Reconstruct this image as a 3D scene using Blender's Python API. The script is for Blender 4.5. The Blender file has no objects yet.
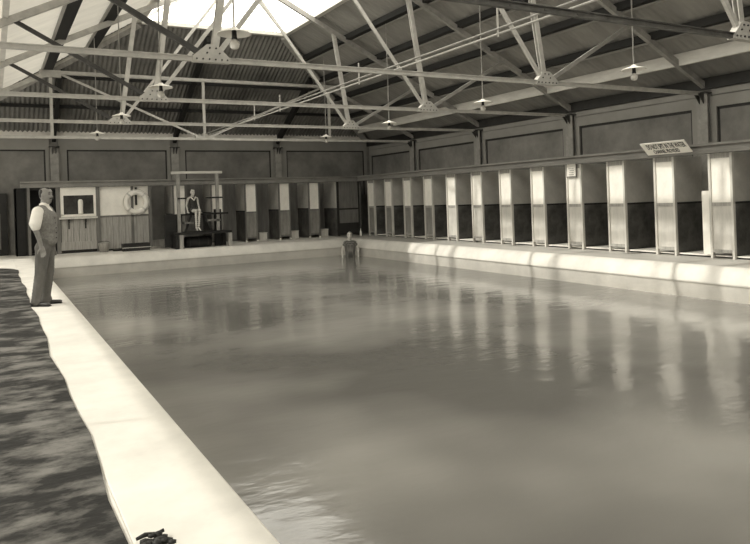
import bpy, bmesh, math, random
from mathutils import Vector, Matrix
random.seed(7)
C = bpy.context.scene.collection
S = bpy.context.scene
# ------------------------------------------------------------ camera, sky, sun, exposure
EYE = 1.47
yaw, pitch, roll, F = 0.51, 0.0016, 0.0342, 684.74
fw = Vector((math.sin(yaw)*math.cos(pitch), math.cos(yaw)*math.cos(pitch), math.sin(pitch)))
rt = Vector((math.cos(yaw), -math.sin(yaw), 0)); up = rt.cross(fw)
r2 = math.cos(roll)*rt - math.sin(roll)*up; u2 = math.sin(roll)*rt + math.cos(roll)*up
cam = bpy.data.objects.new('camera', bpy.data.cameras.new('camera')); C.objects.link(cam)
m = Matrix((r2, u2, -fw)).transposed().to_4x4(); m.translation = (0, 0, EYE)
cam.matrix_world = m
cam.data.sensor_width = 36; cam.data.lens = F/750*36
cam.data.shift_y = (196.13-272)/750; cam.data.clip_end = 300; cam.data.clip_start = .05
S.camera = cam
S.view_settings.view_transform = 'Standard'; S.view_settings.look = 'None'; S.view_settings.gamma = 1
S.view_settings.exposure = 0.0
W = bpy.data.worlds.new('sky'); S.world = W; W.use_nodes = True
bg = W.node_tree.nodes['Background']; bg.inputs[0].default_value = (1.0, .968, .86, 1); bg.inputs[1].default_value = 4.4
sl = bpy.data.lights.new('sun', 'SUN'); sl.energy = 3.0; sl.angle = math.radians(1.2); sl.color = (1, .965, .87)
sun = bpy.data.objects.new('sun', sl); C.objects.link(sun)
sd = Vector((1, -.265, -1.0)).normalized()
sun.rotation_euler = (-sd).to_track_quat('Z', 'Y').to_euler(); sun.location = (0, 12, 14)
def portal(name, loc, sx, sy, direction):
    l = bpy.data.lights.new(name, 'AREA'); l.shape = 'RECTANGLE'; l.size = sx; l.size_y = sy; l.cycles.is_portal = True
    o = bpy.data.objects.new(name, l); C.objects.link(o); o.location = loc
    o.rotation_euler = (-Vector(direction)).to_track_quat('Z', 'Y').to_euler(); return o

# ------------------------------------------------------------ the hall's measures (metres, deck at z = 0)
XL, XR, XC = -1.97, 13.86, 5.95
YBW = 25.18; YF = -3.0
ZC = 3.50                       # underside chord of the trusses
ZE = 1.47+2.1755; K = .498      # rafter line at the wall, slope
ZS = ZE+.22                     # sheeting line at the wall
SXR, SXL, SY = 8.15, 3.75, 20.03
CF = 12.76; CB = 24.08          # fronts of the cubicles, right and back
PX0, PX1, PY1, ZW = 1.04, 11.26, 22.09, -.58
TY = {'D': 5.74, 'A': 9.61, 'B': 13.60, 'C': 17.62}
YH = 21.57

# ------------------------------------------------------------ materials
def nd(t, ty, **k):
    n = t.nodes.new(ty)
    for a, b in k.items(): setattr(n, a, b)
    return n
def sep(v): return (v, v*.962, v*.885, 1)
def mat(name, v, rough=.75, var=.25, scale=3.0, stretch=(1, 1, 1), bump=.0, spec=.3, v2=None, detail=6, bscale=None, metallic=0, ramp=(.32, .68)):
    M = bpy.data.materials.new(name); M.use_nodes = True; t = M.node_tree; b = t.nodes['Principled BSDF']
    b.inputs['Roughness'].default_value = rough; b.inputs['Specular IOR Level'].default_value = spec; b.inputs['Metallic'].default_value = metallic
    tc = nd(t, 'ShaderNodeTexCoord'); mp = nd(t, 'ShaderNodeMapping'); mp.inputs['Scale'].default_value = stretch
    t.links.new(tc.outputs['Object'], mp.inputs[0])
    n = nd(t, 'ShaderNodeTexNoise'); n.inputs['Scale'].default_value = scale; n.inputs['Detail'].default_value = detail; n.inputs['Roughness'].default_value = .65
    t.links.new(mp.outputs[0], n.inputs['Vector'])
    cr = nd(t, 'ShaderNodeValToRGB'); t.links.new(n.outputs[0], cr.inputs[0])
    lo = v*(1-var) if v2 is None else v2; hi = min(.95, v*(1+var)) if v2 is None else v
    cr.color_ramp.elements[0].position = ramp[0]; cr.color_ramp.elements[0].color = sep(lo)
    cr.color_ramp.elements[1].position = ramp[1]; cr.color_ramp.elements[1].color = sep(hi)
    t.links.new(cr.outputs[0], b.inputs['Base Color'])
    if bump:
        bn = nd(t, 'ShaderNodeBump'); bn.inputs['Strength'].default_value = bump; bn.inputs['Distance'].default_value = .02
        n2 = nd(t, 'ShaderNodeTexNoise'); n2.inputs['Scale'].default_value = bscale or scale*4; n2.inputs['Detail'].default_value = 4
        t.links.new(mp.outputs[0], n2.inputs['Vector']); t.links.new(n2.outputs[0], bn.inputs['Height']); t.links.new(bn.outputs[0], b.inputs['Normal'])
    return M
M = {}
M['deck'] = mat('worn_concrete', .72, .6, .14, 1.2, bump=.15)
M['deckr'] = mat('side_concrete', .50, .6, .16, 1.2, stretch=(1, .3, 1), bump=.15)
M['coping'] = mat('whitewashed_concrete', .70, .55, .12, 1.5, bump=.08)
M['rough'] = mat('wet_stone_paving', .17, .6, .3, 2.0, stretch=(.9, 1.5, 1), bump=.35, v2=.012, bscale=9, spec=.3, ramp=(.46, .62), detail=9)
M['plaster'] = mat('grey_plaster', .25, .85, .16, 1.4, bump=.1)
M['plaster2'] = mat('grey_plaster_panel', .20, .85, .3, 1.1, bump=.1)
M['plaster_lt'] = mat('pale_plaster', .27, .85, .1, 1.4)
M['beam_lt'] = mat('pale_painted_timber', .60, .6, .12, 2, stretch=(1, 1, 4))
M['beam'] = mat('painted_steel', .44, .55, .16, 5)
M['beam_md'] = mat('grey_painted_steel', .30, .55, .2, 5)  # also carries the shade on the right-hand rafters
M['chord_dk'] = mat('dark_brown_steel', .09, .5, .35, 5)  # darker brown than the other chords, kept for one truss
M['dark'] = mat('dark_steel', .05, .5, .4, 5)
M['purlin'] = mat('dark_timber', .018, .7, .3, 2, stretch=(3, .3, 3))  # near-black tone holds the shaded sides of the purlins
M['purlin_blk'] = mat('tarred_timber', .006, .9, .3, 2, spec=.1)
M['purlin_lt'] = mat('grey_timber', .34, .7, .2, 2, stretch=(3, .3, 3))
M['tin'] = mat('corrugated_iron', .24, .5, .35, .7, v2=.09, spec=.5)
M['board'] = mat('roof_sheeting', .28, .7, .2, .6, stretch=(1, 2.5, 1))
M['board_l'] = mat('pale_sheeting', .78, .7, .1, 1.0, stretch=(1, 2.5, 1))
def translucent(Q, f):
    t = Q.node_tree; o = t.nodes['Material Output']; b = t.nodes['Principled BSDF']; tr = nd(t, 'ShaderNodeBsdfTranslucent'); mx = nd(t, 'ShaderNodeMixShader')
    tr.inputs[0].default_value = sep(.9); mx.inputs[0].default_value = f
    t.links.new(b.outputs[0], mx.inputs[1]); t.links.new(tr.outputs[0], mx.inputs[2]); t.links.new(mx.outputs[0], o.inputs[0])
translucent(M['board_l'], .085)  # translucency added so the pale left slope glows under the sun
M['cream'] = mat('cream_paint', .86, .5, .08, 3)
M['cream2'] = mat('worn_cream_paint', .58, .5, .16, 3, stretch=(2, 2, .6))
M['lowp'] = mat('scuffed_brown_paint', .24, .6, .3, 3, stretch=(3, 3, .5))
M['stall_hi'] = mat('stall_grey_paint', .50, .75, .14, 2.5)
M['stall_lo'] = mat('stall_dark_dado', .10, .6, .5, 2.5)
M['frame'] = mat('weathered_framing', .17, .65, .25, 3, stretch=(3, 3, .5))
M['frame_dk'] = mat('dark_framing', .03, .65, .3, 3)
M['cornice'] = mat('grey_moulding', .24, .6, .18, 3, stretch=(1, .3, 1))
M['wood'] = mat('weathered_boards', .36, .7, .25, 3, stretch=(7, 7, .6), bump=.2)
M['wood_dk'] = mat('dark_wet_timber', .02, .55, .4, 4)
M['white'] = mat('white_enamel', .85, .35, .04, 3)
M['canvas'] = mat('white_canvas', .82, .7, .06, 9, bump=.1)
M['black'] = mat('black_paint', .01, .5, .2, 5)
M['skin'] = mat('skin', .58, .55, .08, 9, spec=.3)
M['skin_tan'] = mat('tanned_skin', .25, .5, .12, 14, spec=.35)
M['hair'] = mat('dark_hair', .05, .6, .4, 40)
M['hair_lt'] = mat('fair_hair', .38, .6, .3, 40)
M['shirt'] = mat('white_cotton', .85, .8, .04, 8, bump=.35, bscale=14)
M['vest'] = mat('grey_wool_tweed', .23, .9, .25, 30, bump=.5, bscale=16)
M['trousers'] = mat('grey_flannel', .15, .9, .22, 6, stretch=(1, 1, .4), bump=.6, bscale=9)
M['leather'] = mat('dark_leather', .045, .4, .3, 12, spec=.5)
M['swim'] = mat('dark_knit_swimwear', .05, .8, .3, 20)
def stripe_mat():
    Q = mat('striped_knit', .2, .85, .2, 20); t = Q.node_tree; b = t.nodes['Principled BSDF']
    tc = nd(t, 'ShaderNodeTexCoord'); w = nd(t, 'ShaderNodeTexWave'); w.inputs['Scale'].default_value = 9; w.bands_direction = 'X'
    t.links.new(tc.outputs['Object'], w.inputs[0]); cr = nd(t, 'ShaderNodeValToRGB'); t.links.new(w.outputs[0], cr.inputs[0])
    cr.color_ramp.elements[0].color = sep(.05); cr.color_ramp.elements[1].color = sep(.2); t.links.new(cr.outputs[0], b.inputs['Base Color']); return Q
M['stripe'] = stripe_mat()
def glass_mat():
    Q = bpy.data.materials.new('whitened_roof_glass'); Q.use_nodes = True; t = Q.node_tree; t.nodes.clear()
    o = nd(t, 'ShaderNodeOutputMaterial'); tr = nd(t, 'ShaderNodeBsdfTransparent'); tr.inputs[0].default_value = (.93, .93, .93, 1)
    g = nd(t, 'ShaderNodeBsdfGlossy'); g.inputs['Roughness'].default_value = .1; mx = nd(t, 'ShaderNodeMixShader'); mx.inputs[0].default_value = .06
    t.links.new(tr.outputs[0], mx.inputs[1]); t.links.new(g.outputs[0], mx.inputs[2]); t.links.new(mx.outputs[0], o.inputs[0]); return Q
M['glass'] = glass_mat()
def pane_mat():
    Q = mat('dusty_window_glass', .05, .35, .6, 2, spec=.15); return Q
M['pane'] = pane_mat()
def bulb_mat():
    Q = bpy.data.materials.new('clear_bulb_glass'); Q.use_nodes = True; b = Q.node_tree.nodes['Principled BSDF']
    b.inputs['Base Color'].default_value = sep(.7); b.inputs['Roughness'].default_value = .12; b.inputs['Transmission Weight'].default_value = .35; return Q
M['bulb'] = bulb_mat()
def water_mat():
    Q = bpy.data.materials.new('milky_pool_water'); Q.use_nodes = True; t = Q.node_tree; b = t.nodes['Principled BSDF']
    b.inputs['Roughness'].default_value = .12; b.inputs['IOR'].default_value = 1.45; b.inputs['Specular IOR Level'].default_value = .6
    tc = nd(t, 'ShaderNodeTexCoord')
    n0 = nd(t, 'ShaderNodeTexNoise'); n0.inputs['Scale'].default_value = .22; n0.inputs['Detail'].default_value = 3
    t.links.new(tc.outputs['Object'], n0.inputs['Vector'])
    cr = nd(t, 'ShaderNodeValToRGB'); t.links.new(n0.outputs[0], cr.inputs[0])
    cr.color_ramp.elements[0].position = .40; cr.color_ramp.elements[0].color = sep(.15)
    cr.color_ramp.elements[1].position = .60; cr.color_ramp.elements[1].color = sep(.35)
    t.links.new(cr.outputs[0], b.inputs['Base Color'])
    n = nd(t, 'ShaderNodeTexNoise'); n.inputs['Scale'].default_value = 2.2; n.inputs['Detail'].default_value = 5
    mp = nd(t, 'ShaderNodeMapping'); mp.inputs['Rotation'].default_value = (0, 0, .5); mp.inputs['Scale'].default_value = (.7, 1.5, 1)
    t.links.new(tc.outputs['Object'], mp.inputs[0]); t.links.new(mp.outputs[0], n.inputs['Vector'])
    bn = nd(t, 'ShaderNodeBump'); bn.inputs['Strength'].default_value = .3; bn.inputs['Distance'].default_value = .03
    t.links.new(n.outputs[0], bn.inputs['Height']); t.links.new(bn.outputs[0], b.inputs['Normal']); return Q
M['water'] = water_mat()

# ------------------------------------------------------------ helpers
def tag(o, label=None, cat=None, group=None, kind=None):
    if label: o['label'] = label
    if cat: o['category'] = cat
    if group: o['group'] = group
    if kind: o['kind'] = kind
    return o
def empty(name, loc, label, cat, group=None, rz=0):
    o = bpy.data.objects.new(name, None); C.objects.link(o); o.location = loc; o.rotation_euler.z = rz; o.empty_display_size = .2
    return tag(o, label, cat, group)
class MB:
    def __init__(s): s.b = bmesh.new()
    def box(s, x0, x1, y0, y1, z0, z1):
        v = [s.b.verts.new((x, y, z)) for z in (z0, z1) for y in (y0, y1) for x in (x0, x1)]
        for f in ((0, 2, 3, 1), (4, 5, 7, 6), (0, 1, 5, 4), (2, 6, 7, 3), (0, 4, 6, 2), (1, 3, 7, 5)): s.b.faces.new([v[i] for i in f])
        return s
    def bar(s, p, q, w, h, side=Vector((0, 1, 0))):
        p, q = Vector(p), Vector(q); d = (q-p).normalized(); a = Vector(side)
        a = (a-a.dot(d)*d).normalized(); c = d.cross(a)
        v = [s.b.verts.new(e+i*a*w/2+j*c*h/2) for e in (p, q) for j in (-1, 1) for i in (-1, 1)]
        for f in ((0, 1, 3, 2), (4, 6, 7, 5), (0, 4, 5, 1), (2, 3, 7, 6), (0, 2, 6, 4), (1, 5, 7, 3)): s.b.faces.new([v[i] for i in f])
        return s
    def tube(s, pts, r, n=8, cap=True):
        pts = [Vector(p) for p in pts]; R = r if isinstance(r, (list, tuple)) else [r]*len(pts); rings = []
        ref = Vector((.31, .17, .93))
        for i, p in enumerate(pts):
            d = (pts[min(i+1, len(pts)-1)]-pts[max(i-1, 0)]).normalized()
            if abs(d.dot(ref)) > .95: ref = Vector((1, 0, 0))
            a = (ref-ref.dot(d)*d).normalized(); c = d.cross(a)
            rings.append([s.b.verts.new(p+R[i]*(math.cos(t)*a+math.sin(t)*c)) for t in [2*math.pi*k/n for k in range(n)]])
        for i in range(len(rings)-1):
            for k in range(n): s.b.faces.new((rings[i][k], rings[i][(k+1) % n], rings[i+1][(k+1) % n], rings[i+1][k]))
        if cap: s.b.faces.new(rings[0][::-1]); s.b.faces.new(rings[-1])
        return s
    def lathe(s, prof, o=(0, 0, 0), n=24, axis='Z'):
        rings = []
        for r, z in prof:
            rg = []
            for k in range(n):
                t = 2*math.pi*k/n; x, y = r*math.cos(t), r*math.sin(t)
                v = (x, y, z) if axis == 'Z' else (x, z, y)
                rg.append(s.b.verts.new((o[0]+v[0], o[1]+v[1], o[2]+v[2])))
            rings.append(rg)
        for i in range(len(rings)-1):
            for k in range(n): s.b.faces.new((rings[i][k], rings[i][(k+1) % n], rings[i+1][(k+1) % n], rings[i+1][k]))
        if prof[0][0] > 1e-4: s.b.faces.new(rings[0][::-1])
        if prof[-1][0] > 1e-4: s.b.faces.new(rings[-1])
        return s
    def ico(s, c, r, sc=(1, 1, 1), sub=2):
        q = bmesh.ops.create_icosphere(s.b, subdivisions=sub, radius=1)
        for v in q['verts']: v.co = Vector((c[0]+v.co.x*r*sc[0], c[1]+v.co.y*r*sc[1], c[2]+v.co.z*r*sc[2]))
        return s
    def quad(s, *p):
        s.b.faces.new([s.b.verts.new(q) for q in p]); return s
    def build(s, name, mat_, parent=None, smooth=False, bevel=0, off=None):
        bmesh.ops.remove_doubles(s.b, verts=s.b.verts, dist=1e-5)
        bmesh.ops.recalc_face_normals(s.b, faces=s.b.faces)
        me = bpy.data.meshes.new(name)
        if off: bmesh.ops.translate(s.b, verts=s.b.verts, vec=off)
        s.b.to_mesh(me); s.b.free()
        if smooth:
            for p in me.polygons: p.use_smooth = True
        me.materials.append(mat_)
        o = bpy.data.objects.new(name, me); C.objects.link(o)
        if parent is not None: o.parent = parent
        if bevel:
            md = o.modifiers.new('bevel', 'BEVEL'); md.width = bevel; md.segments = 2; md.limit_method = 'ANGLE'
        return o
def struct(o): o['kind'] = 'structure'; return o
def copy_tree(o, parent=None):
    c = o.copy(); C.objects.link(c)
    if parent is not None: c.parent = parent
    for ch in list(o.children): copy_tree(ch, c)
    return c

# ------------------------------------------------------------ floor, pool, walls
struct(MB().box(PX0-.55, PX0, YF, PY1+.2, -1.7, 0).build('pool_edge_left', M['coping'], bevel=.012))
# dark paving on the left with its rounded far end
b = MB(); pts = [(XL, YF), (.49, YF)]
xs = []
for i in range(40):
    y = YF+(18.6-YF)*i/39; pts.append((.485+.03*math.sin(y*2.3)*math.sin(y*.9+1), y))
for i in range(1, 9):
    a = i/8*math.pi/2; pts.append((.485-.75*(1-math.cos(a)), 18.6+1.1*math.sin(a)))
pts += [(XL, 19.7)]
bot = [b.b.verts.new((x, y, -.2)) for x, y in pts]; top = [b.b.verts.new((x, y, .012)) for x, y in pts]
b.b.faces.new(top); b.b.faces.new(bot[::-1])
for i in range(len(pts)): b.b.faces.new((bot[i], bot[(i+1) % len(pts)], top[(i+1) % len(pts)], top[i]))
struct(b.build('floor_left_paving', M['rough']))
struct(MB().box(XL, PX0-.55, YF, 18.6, -.4, -.0).box(XL, PX0-.55, 18.6, PY1+.2, -.4, 0).box(XL, PX1+.2, PY1+.2, YBW, -.4, 0).build('floor_far', M['deck']))
struct(MB().box(PX1+.2, XR, YF, YBW, -.4, 0).build('floor_right', M['deckr']))
# coping with its rolled nose, along right side and far end
prof = [(.32, -.002), (.22, 0.012), (.16, .0), (.08, -.07), (.0, -.2), (-.03, -.265), (-.035, -.29), (-.012, -.31), (0, -.33), (0, -1.7), (.2, -1.7)]
def coping(name, line):
    b = MB(); rings = []
    for (ox, oy, dx, dy) in line:
        rings.append([b.b.verts.new((ox+dx*u, oy+dy*u, z)) for u, z in prof])
    for i in range(len(rings)-1):
        for k in range(len(prof)-1): b.b.faces.new((rings[i][k], rings[i+1][k], rings[i+1][k+1], rings[i][k+1]))
    return struct(b.build(name, M['coping'], smooth=True))
coping('pool_edge_right', [(PX1, YF, 1, 0), (PX1, PY1, 1, 1)])
coping('pool_edge_far', [(PX1, PY1, 1, 1), (PX0, PY1, 0, 1)])
struct(MB().box(PX0-.5, PX1+.3, YF, PY1+.3, -1.75, -1.65).build('pool_floor', M['deck']))
tag(MB().box(PX0-.01, PX1+.03, YF, PY1+.03, -1.6, ZW).build('pool_water', M['water']), 'still milky grey pool water filling the tank', 'water', kind='stuff')

ZT = ZS-.015
def wall_x(name, x, face, y0, y1, cols):
    """long wall with recessed panels between columns"""
    b = MB(); b.box(*(sorted((x, x+face*.25))), y0, y1, 0, ZT)
    return struct(b.build(name, M['plaster2']))
wall_x('wall_right', XR, 1, YF, YBW+.25, None)
struct(MB().box(XL-.25, XR, YBW, YBW+.25, 0, ZT).build('wall_back', M['plaster2']))
# left wall, out of view: solid base, window band added to bring daylight in
b = MB(); b.box(XL-.25, XL, YF, YBW, 0, 1.3); b.box(XL-.25, XL, YF, YBW, 3.16, ZT)
b.box(XL-.25, XL, 23.7, YBW, 1.3, 3.16)
struct(b.build('wall_left', M['plaster']))
o = MB()
for z in (1.33, 3.13): o.box(XL-.17, XL-.08, YF, 23.7, z-.03, z+.03)
for i in range(10): o.box(XL-.16, XL-.10, YF+2.9*i, YF+2.9*i+.012, 1.3, 3.16)
fr = struct(o.build('unseen_window', M['cream'])); MB().box(XL-.13, XL-.12, YF, 23.7, 1.3, 3.16).build('pane', M['glass'], fr)
portal('window_portal', (XL-.3, 10.3, 2.18), 26.7, 1.8, (1, 0, 0))
# front end (behind the photographer): wall closed to keep the near end dark
b = MB(); b.box(XL-.25, XR+.25, YF-.25, YF, 0, ZT)
b.b.faces.new([b.b.verts.new(p) for p in ((XL-.25, YF, ZT), (XR+.25, YF, ZT), (XC, YF, ZT+K*7.9+.3))])
struct(b.build('wall_front', M['plaster']))

# wall rails: frieze, recessed-panel outlines
pz = 3.16
b = MB(); ys = [YF, 1.9, 5.74, 9.61, 13.6, 17.62, YH, YBW]
for i in range(len(ys)-1):
    y0, y1 = ys[i]+.14, ys[i+1]-.14
    b.box(XR-.05, XR, y0, y1, pz+.03, pz+.27); b.box(XR-.03, XR, y0, y1, pz+.30, 3.58)
    b.box(XR-.05, XR, y0, y0+.2, 1.6, pz+.03); b.box(XR-.05, XR, y1-.12, y1, 1.6, pz+.03)
struct(b.build('trim_1', M['plaster_lt']))
b = MB(); xs_ = [XL, 1.85, 5.80, 9.75, XR]
for i in range(len(xs_)-1):
    x0, x1 = xs_[i]+.14, xs_[i+1]-.14
    b.box(x0, x1, YBW-.05, YBW, 3.42, 3.79)
    b.box(x0, x0+.25, YBW-.05, YBW, 1.6, 3.42); b.box(x1-.12, x1, YBW-.05, YBW, 1.6, 3.42)
struct(b.build('trim_2', M['plaster_lt']))
b = MB()
for i in range(len(ys)-1):
    y0, y1 = ys[i]+.14+.2, ys[i+1]-.14-.12
    b.box(XR-.012, XR, y0, y1, pz-.03, pz+.03); b.box(XR-.012, XR, y1-.05, y1, 1.6, pz)
    b.box(XR-.012, XR, y0, y0+.05, 1.6, pz)
for i in range(len(xs_)-1):
    x0, x1 = xs_[i]+.14+.25, xs_[i+1]-.26
    b.box(x0, x1, YBW-.012, YBW, 3.37, 3.42); b.box(x0, x0+.05, YBW-.012, YBW, 1.6, 3.42); b.box(x1-.05, x1, YBW-.012, YBW, 1.6, 3.42)
b.box(XR-.10, XR, YF, YBW, 3.6, ZT-.01)  # dark board put in for the shade below the eaves purlin
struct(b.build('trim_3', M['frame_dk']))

# ------------------------------------------------------------ columns
def column(x, y, axis, label):
    t = empty('steel_column', (x, y, 0), label, 'column', 'columns along the walls')
    h = ZE-.15
    def bx(b, d0, d1, a0, a1, z0, z1):
        return b.box(-d1, -d0, a0, a1, z0, z1) if axis == 'x' else b.box(a0, a1, -d1, -d0, z0, z1)
    b = MB(); bx(b, 0, .03, -.13, .13, 0, h); bx(b, .14, .17, -.13, .13, 0, h); b.build('flange', M['beam_md'], t)
    b = MB(); bx(b, .03, .14, -.012, .012, 0, h); b.build('web', M['dark'], t)
    b = MB(); bx(b, 0.0, .26, -.16, .16, h, h+.03)
    P = [(.0, h-.4), (.02, h-.4), (.34, h-.02), (.34, h), (0, h)]
    for s in (-.05, .05):
        vs = [[b.b.verts.new((-d, s+e, z) if axis == 'x' else (s+e, -d, z)) for d, z in P] for e in (-.008, .008)]
        b.b.faces.new(vs[0]); b.b.faces.new(vs[1][::-1])
        for i in range(len(P)): b.b.faces.new((vs[0][i], vs[0][(i+1) % len(P)], vs[1][(i+1) % len(P)], vs[1][i]))
    b.build('bracket', M['dark'], t)
column(XR, TY['D'], 'x', 'steel wall column on the right wall, just outside the right edge')
column(XR, TY['A'], 'x', 'steel wall column rising right of the spitting notice')
column(XR, TY['B'], 'x', 'steel wall column on the right wall, second from the right edge')
column(XR, TY['C'], 'x', 'steel wall column on the right wall, third from the right edge')
column(XR, YH, 'x', 'steel wall column on the right wall nearest the far corner')
column(1.85, YBW, 'y', 'steel wall column on the back wall above the ticket kiosk')
column(5.80, YBW, 'y', 'steel wall column on the back wall behind the diving stand')
column(9.75, YBW, 'y', 'steel wall column on the back wall right of the diving stand')

# ------------------------------------------------------------ roof
def corr(name, mat_, fn, a0, a1, rmax, pitch_=.11, amp=.014, r0=-.3, nrm=Vector((0, 0, 1))):
    """fn(a, r) -> point; corrugation across a; r runs up the slope"""
    b = MB(); n = int((a1-a0)/pitch_*6); cols = []
    for i in range(n+1):
        a = a0+(a1-a0)*i/n; w = amp*math.cos(2*math.pi*i/6)
        R = rmax(a); cols.append([b.b.verts.new(Vector(fn(a, r0+(R-r0)*j/3))+nrm*w) for j in range(4)])
    for i in range(n):
        for j in range(3): b.b.faces.new((cols[i][j], cols[i+1][j], cols[i+1][j+1], cols[i][j+1]))
    return struct(b.build(name, mat_, smooth=True))
KB = K*(XR-SXR)/(YBW-SY)
ra = (YBW-SY)/(XR-SXR)
corr('ceiling_back', M['tin'], lambda a, r: (a, YBW-r, ZS+KB*r), XL, XR, lambda a: max(.01, min(YBW-SY, ra*min(a-XL, XR-a)+.07)), pitch_=.135, amp=.028)
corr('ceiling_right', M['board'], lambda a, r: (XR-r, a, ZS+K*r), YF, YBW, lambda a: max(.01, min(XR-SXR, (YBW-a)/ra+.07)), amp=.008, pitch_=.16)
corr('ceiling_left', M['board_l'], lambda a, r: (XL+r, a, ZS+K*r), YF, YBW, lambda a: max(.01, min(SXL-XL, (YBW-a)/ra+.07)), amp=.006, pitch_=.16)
# skylight
sky = struct(MB().box(XC-.08, XC+.08, YF, 18.0, ZS+K*(XC-XL)-.22, ZS+K*(XC-XL)+.02).build('window_1', M['beam_lt']))
zs = ZS+K*(XR-SXR); za = ZS+K*(XR-XC)
g = MB(); g.quad((SXR, YF, zs), (SXR, SY, zs), (XC, 18.0, za), (XC, YF, za)); g.quad((SXL, YF, zs), (SXL, SY, zs), (XC, 18.0, za), (XC, YF, za))
g.quad((SXL, SY, zs), (SXR, SY, zs), (XC, 18.0, za)); g.build('pane', M['glass'], sky)
# sills round the opening
for nm, p, q in (('sill', (SXR, YF, zs-.06), (SXR, SY, zs-.06)), ('sill', (SXL, YF, zs-.06), (SXL, SY, zs-.06)), ('sill', (SXL, SY, zs-.06), (SXR, SY, zs-.06))):
    MB().bar(p, q, .10, .16, (0, 0, 1)).build(nm, M['beam_lt'], sky)
for x in (5.80, 5.56, 6.3):
    z = za-K*abs(x-XC)-.03; MB().bar((x, YF, z), (x, 18.0, z), .05, .09, (0, 0, 1)).build('glazing_purlin', M['beam_lt'], sky)
for y in (2.2, 3.5, 6.94, 10.94, 14.94):
    b = MB()
    for X_ in (SXL, SXR): b.bar((X_, y, zs-.03), (XC, y, za-.03), .035, .05, (0, 1, 0))
    b.build('glazing_bar', M['beam_lt'], sky)
for X_ in (SXL, SXR): MB().bar((X_, SY, zs-.03), (XC, 18.0, za-.03), .07, .07).build('hip_bar', M['beam_lt'], sky)
portal('roof_portal', (XC, 8.5, za+.3), SXR-SXL+.4, 24, (0, 0, -1))

# purlins
def purlin(p, q, w, h, m_, label, group):
    p, q = Vector(p), Vector(q); c = (p+q)/2
    o = MB().bar(p-c, q-c, w, h, (0, 0, 1)).build('roof_purlin', M[m_]); o.location = c
    if m_ == 'purlin' and h > .08 and w > .14: e = Vector((.10, 0, -w/2-.02)) if p.x > 5 else Vector((-.14, 0, -w/2+.01)); MB().bar(p-c+e, q-c+e, .035, .06, (0, 0, 1)).build('lit_edge', M['purlin_lt'], o)  # pale strip painted as the light along the purlin's lower edge
    return tag(o, label, 'roof beam', group)
names = ['lowest', 'second from the eaves', 'third from the eaves', 'fourth from the eaves', 'fifth from the eaves']
for i, x in enumerate((12.95, 12.15, 11.15, 10.15, 9.15)):
    r = XR-x; z = ZS+K*r-.13 if i == 0 else ZS+K*r-.09
    ye = YBW-r*ra-.05
    if i == 0: purlin((x, YF, z), (x, ye, z), .26, .09, 'beam_lt', 'long pale eaves purlin under the right roof slope, the lowest', None)
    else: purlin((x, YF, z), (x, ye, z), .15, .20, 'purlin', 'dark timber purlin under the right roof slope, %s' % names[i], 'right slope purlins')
for i, x in enumerate((-1.1, .3, 1.5, 2.6)):
    r = x-XL; z = ZS+K*r-.09
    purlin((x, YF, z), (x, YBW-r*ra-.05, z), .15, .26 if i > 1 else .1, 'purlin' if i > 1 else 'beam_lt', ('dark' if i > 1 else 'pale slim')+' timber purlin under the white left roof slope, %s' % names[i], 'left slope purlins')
purlin((XL+.5, YBW-.22, ZS+KB*.22+.02), (XR-.5, YBW-.22, ZS+KB*.22+.02), .30, .06, 'beam_lt', 'long pale eaves beam along the top of the back wall', None)
# hip and jack rafters of the end slope
def jack(x, name='jack_rafter'):
    r1 = min(YBW-SY, ra*min(x-XL, XR-x))
    p = Vector((x, YBW-.12, ZS-.10)); q = Vector((x, YBW-r1+.25, ZS+KB*(r1-.25)-.18)); c = (p+q)/2
    o = MB().bar(p-c, q-c, .12, .24, (1, 0, 0)).build(name, M['purlin']); o.location = c
    return o
for x, l in ((1.85, 'dark jack rafter on the corrugated end slope, leftmost'), (5.8, 'dark jack rafter at the middle of the corrugated end slope'), (9.75, 'dark jack rafter on the corrugated end slope, rightmost')):
    tag(jack(x), l, 'rafter', 'end slope rafters')
for X_, XX, l in ((XR, SXR, 'dark hip rafter climbing from the far right corner to the skylight'), (XL, SXL, 'dark hip rafter climbing from the far left corner to the skylight')):
    sg = 1 if X_ > 0 else -1; p = Vector((X_-sg*.22, YBW-.2, ZS-.06)); q = Vector((XX, SY, zs-.14)); c = (p+q)/2
    o = MB().bar(p-c, q-c, .10, .24, (1 if X_ > 0 else -1, 1, 0)).build('hip_rafter', M['purlin_lt']); o.location = c; tag(o, l, 'rafter')
for i, y in enumerate((23.6, 22.3)):
    r = YBW-y; z = ZS+KB*r-.08
    purlin((XL+r/ra+.1, y, z), (XR-r/ra-.1, y, z), .1, .07, 'purlin', 'slim dark purlin across the corrugated end slope, %s one' % ('lower', 'upper')[i], 'end slope purlins')

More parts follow.
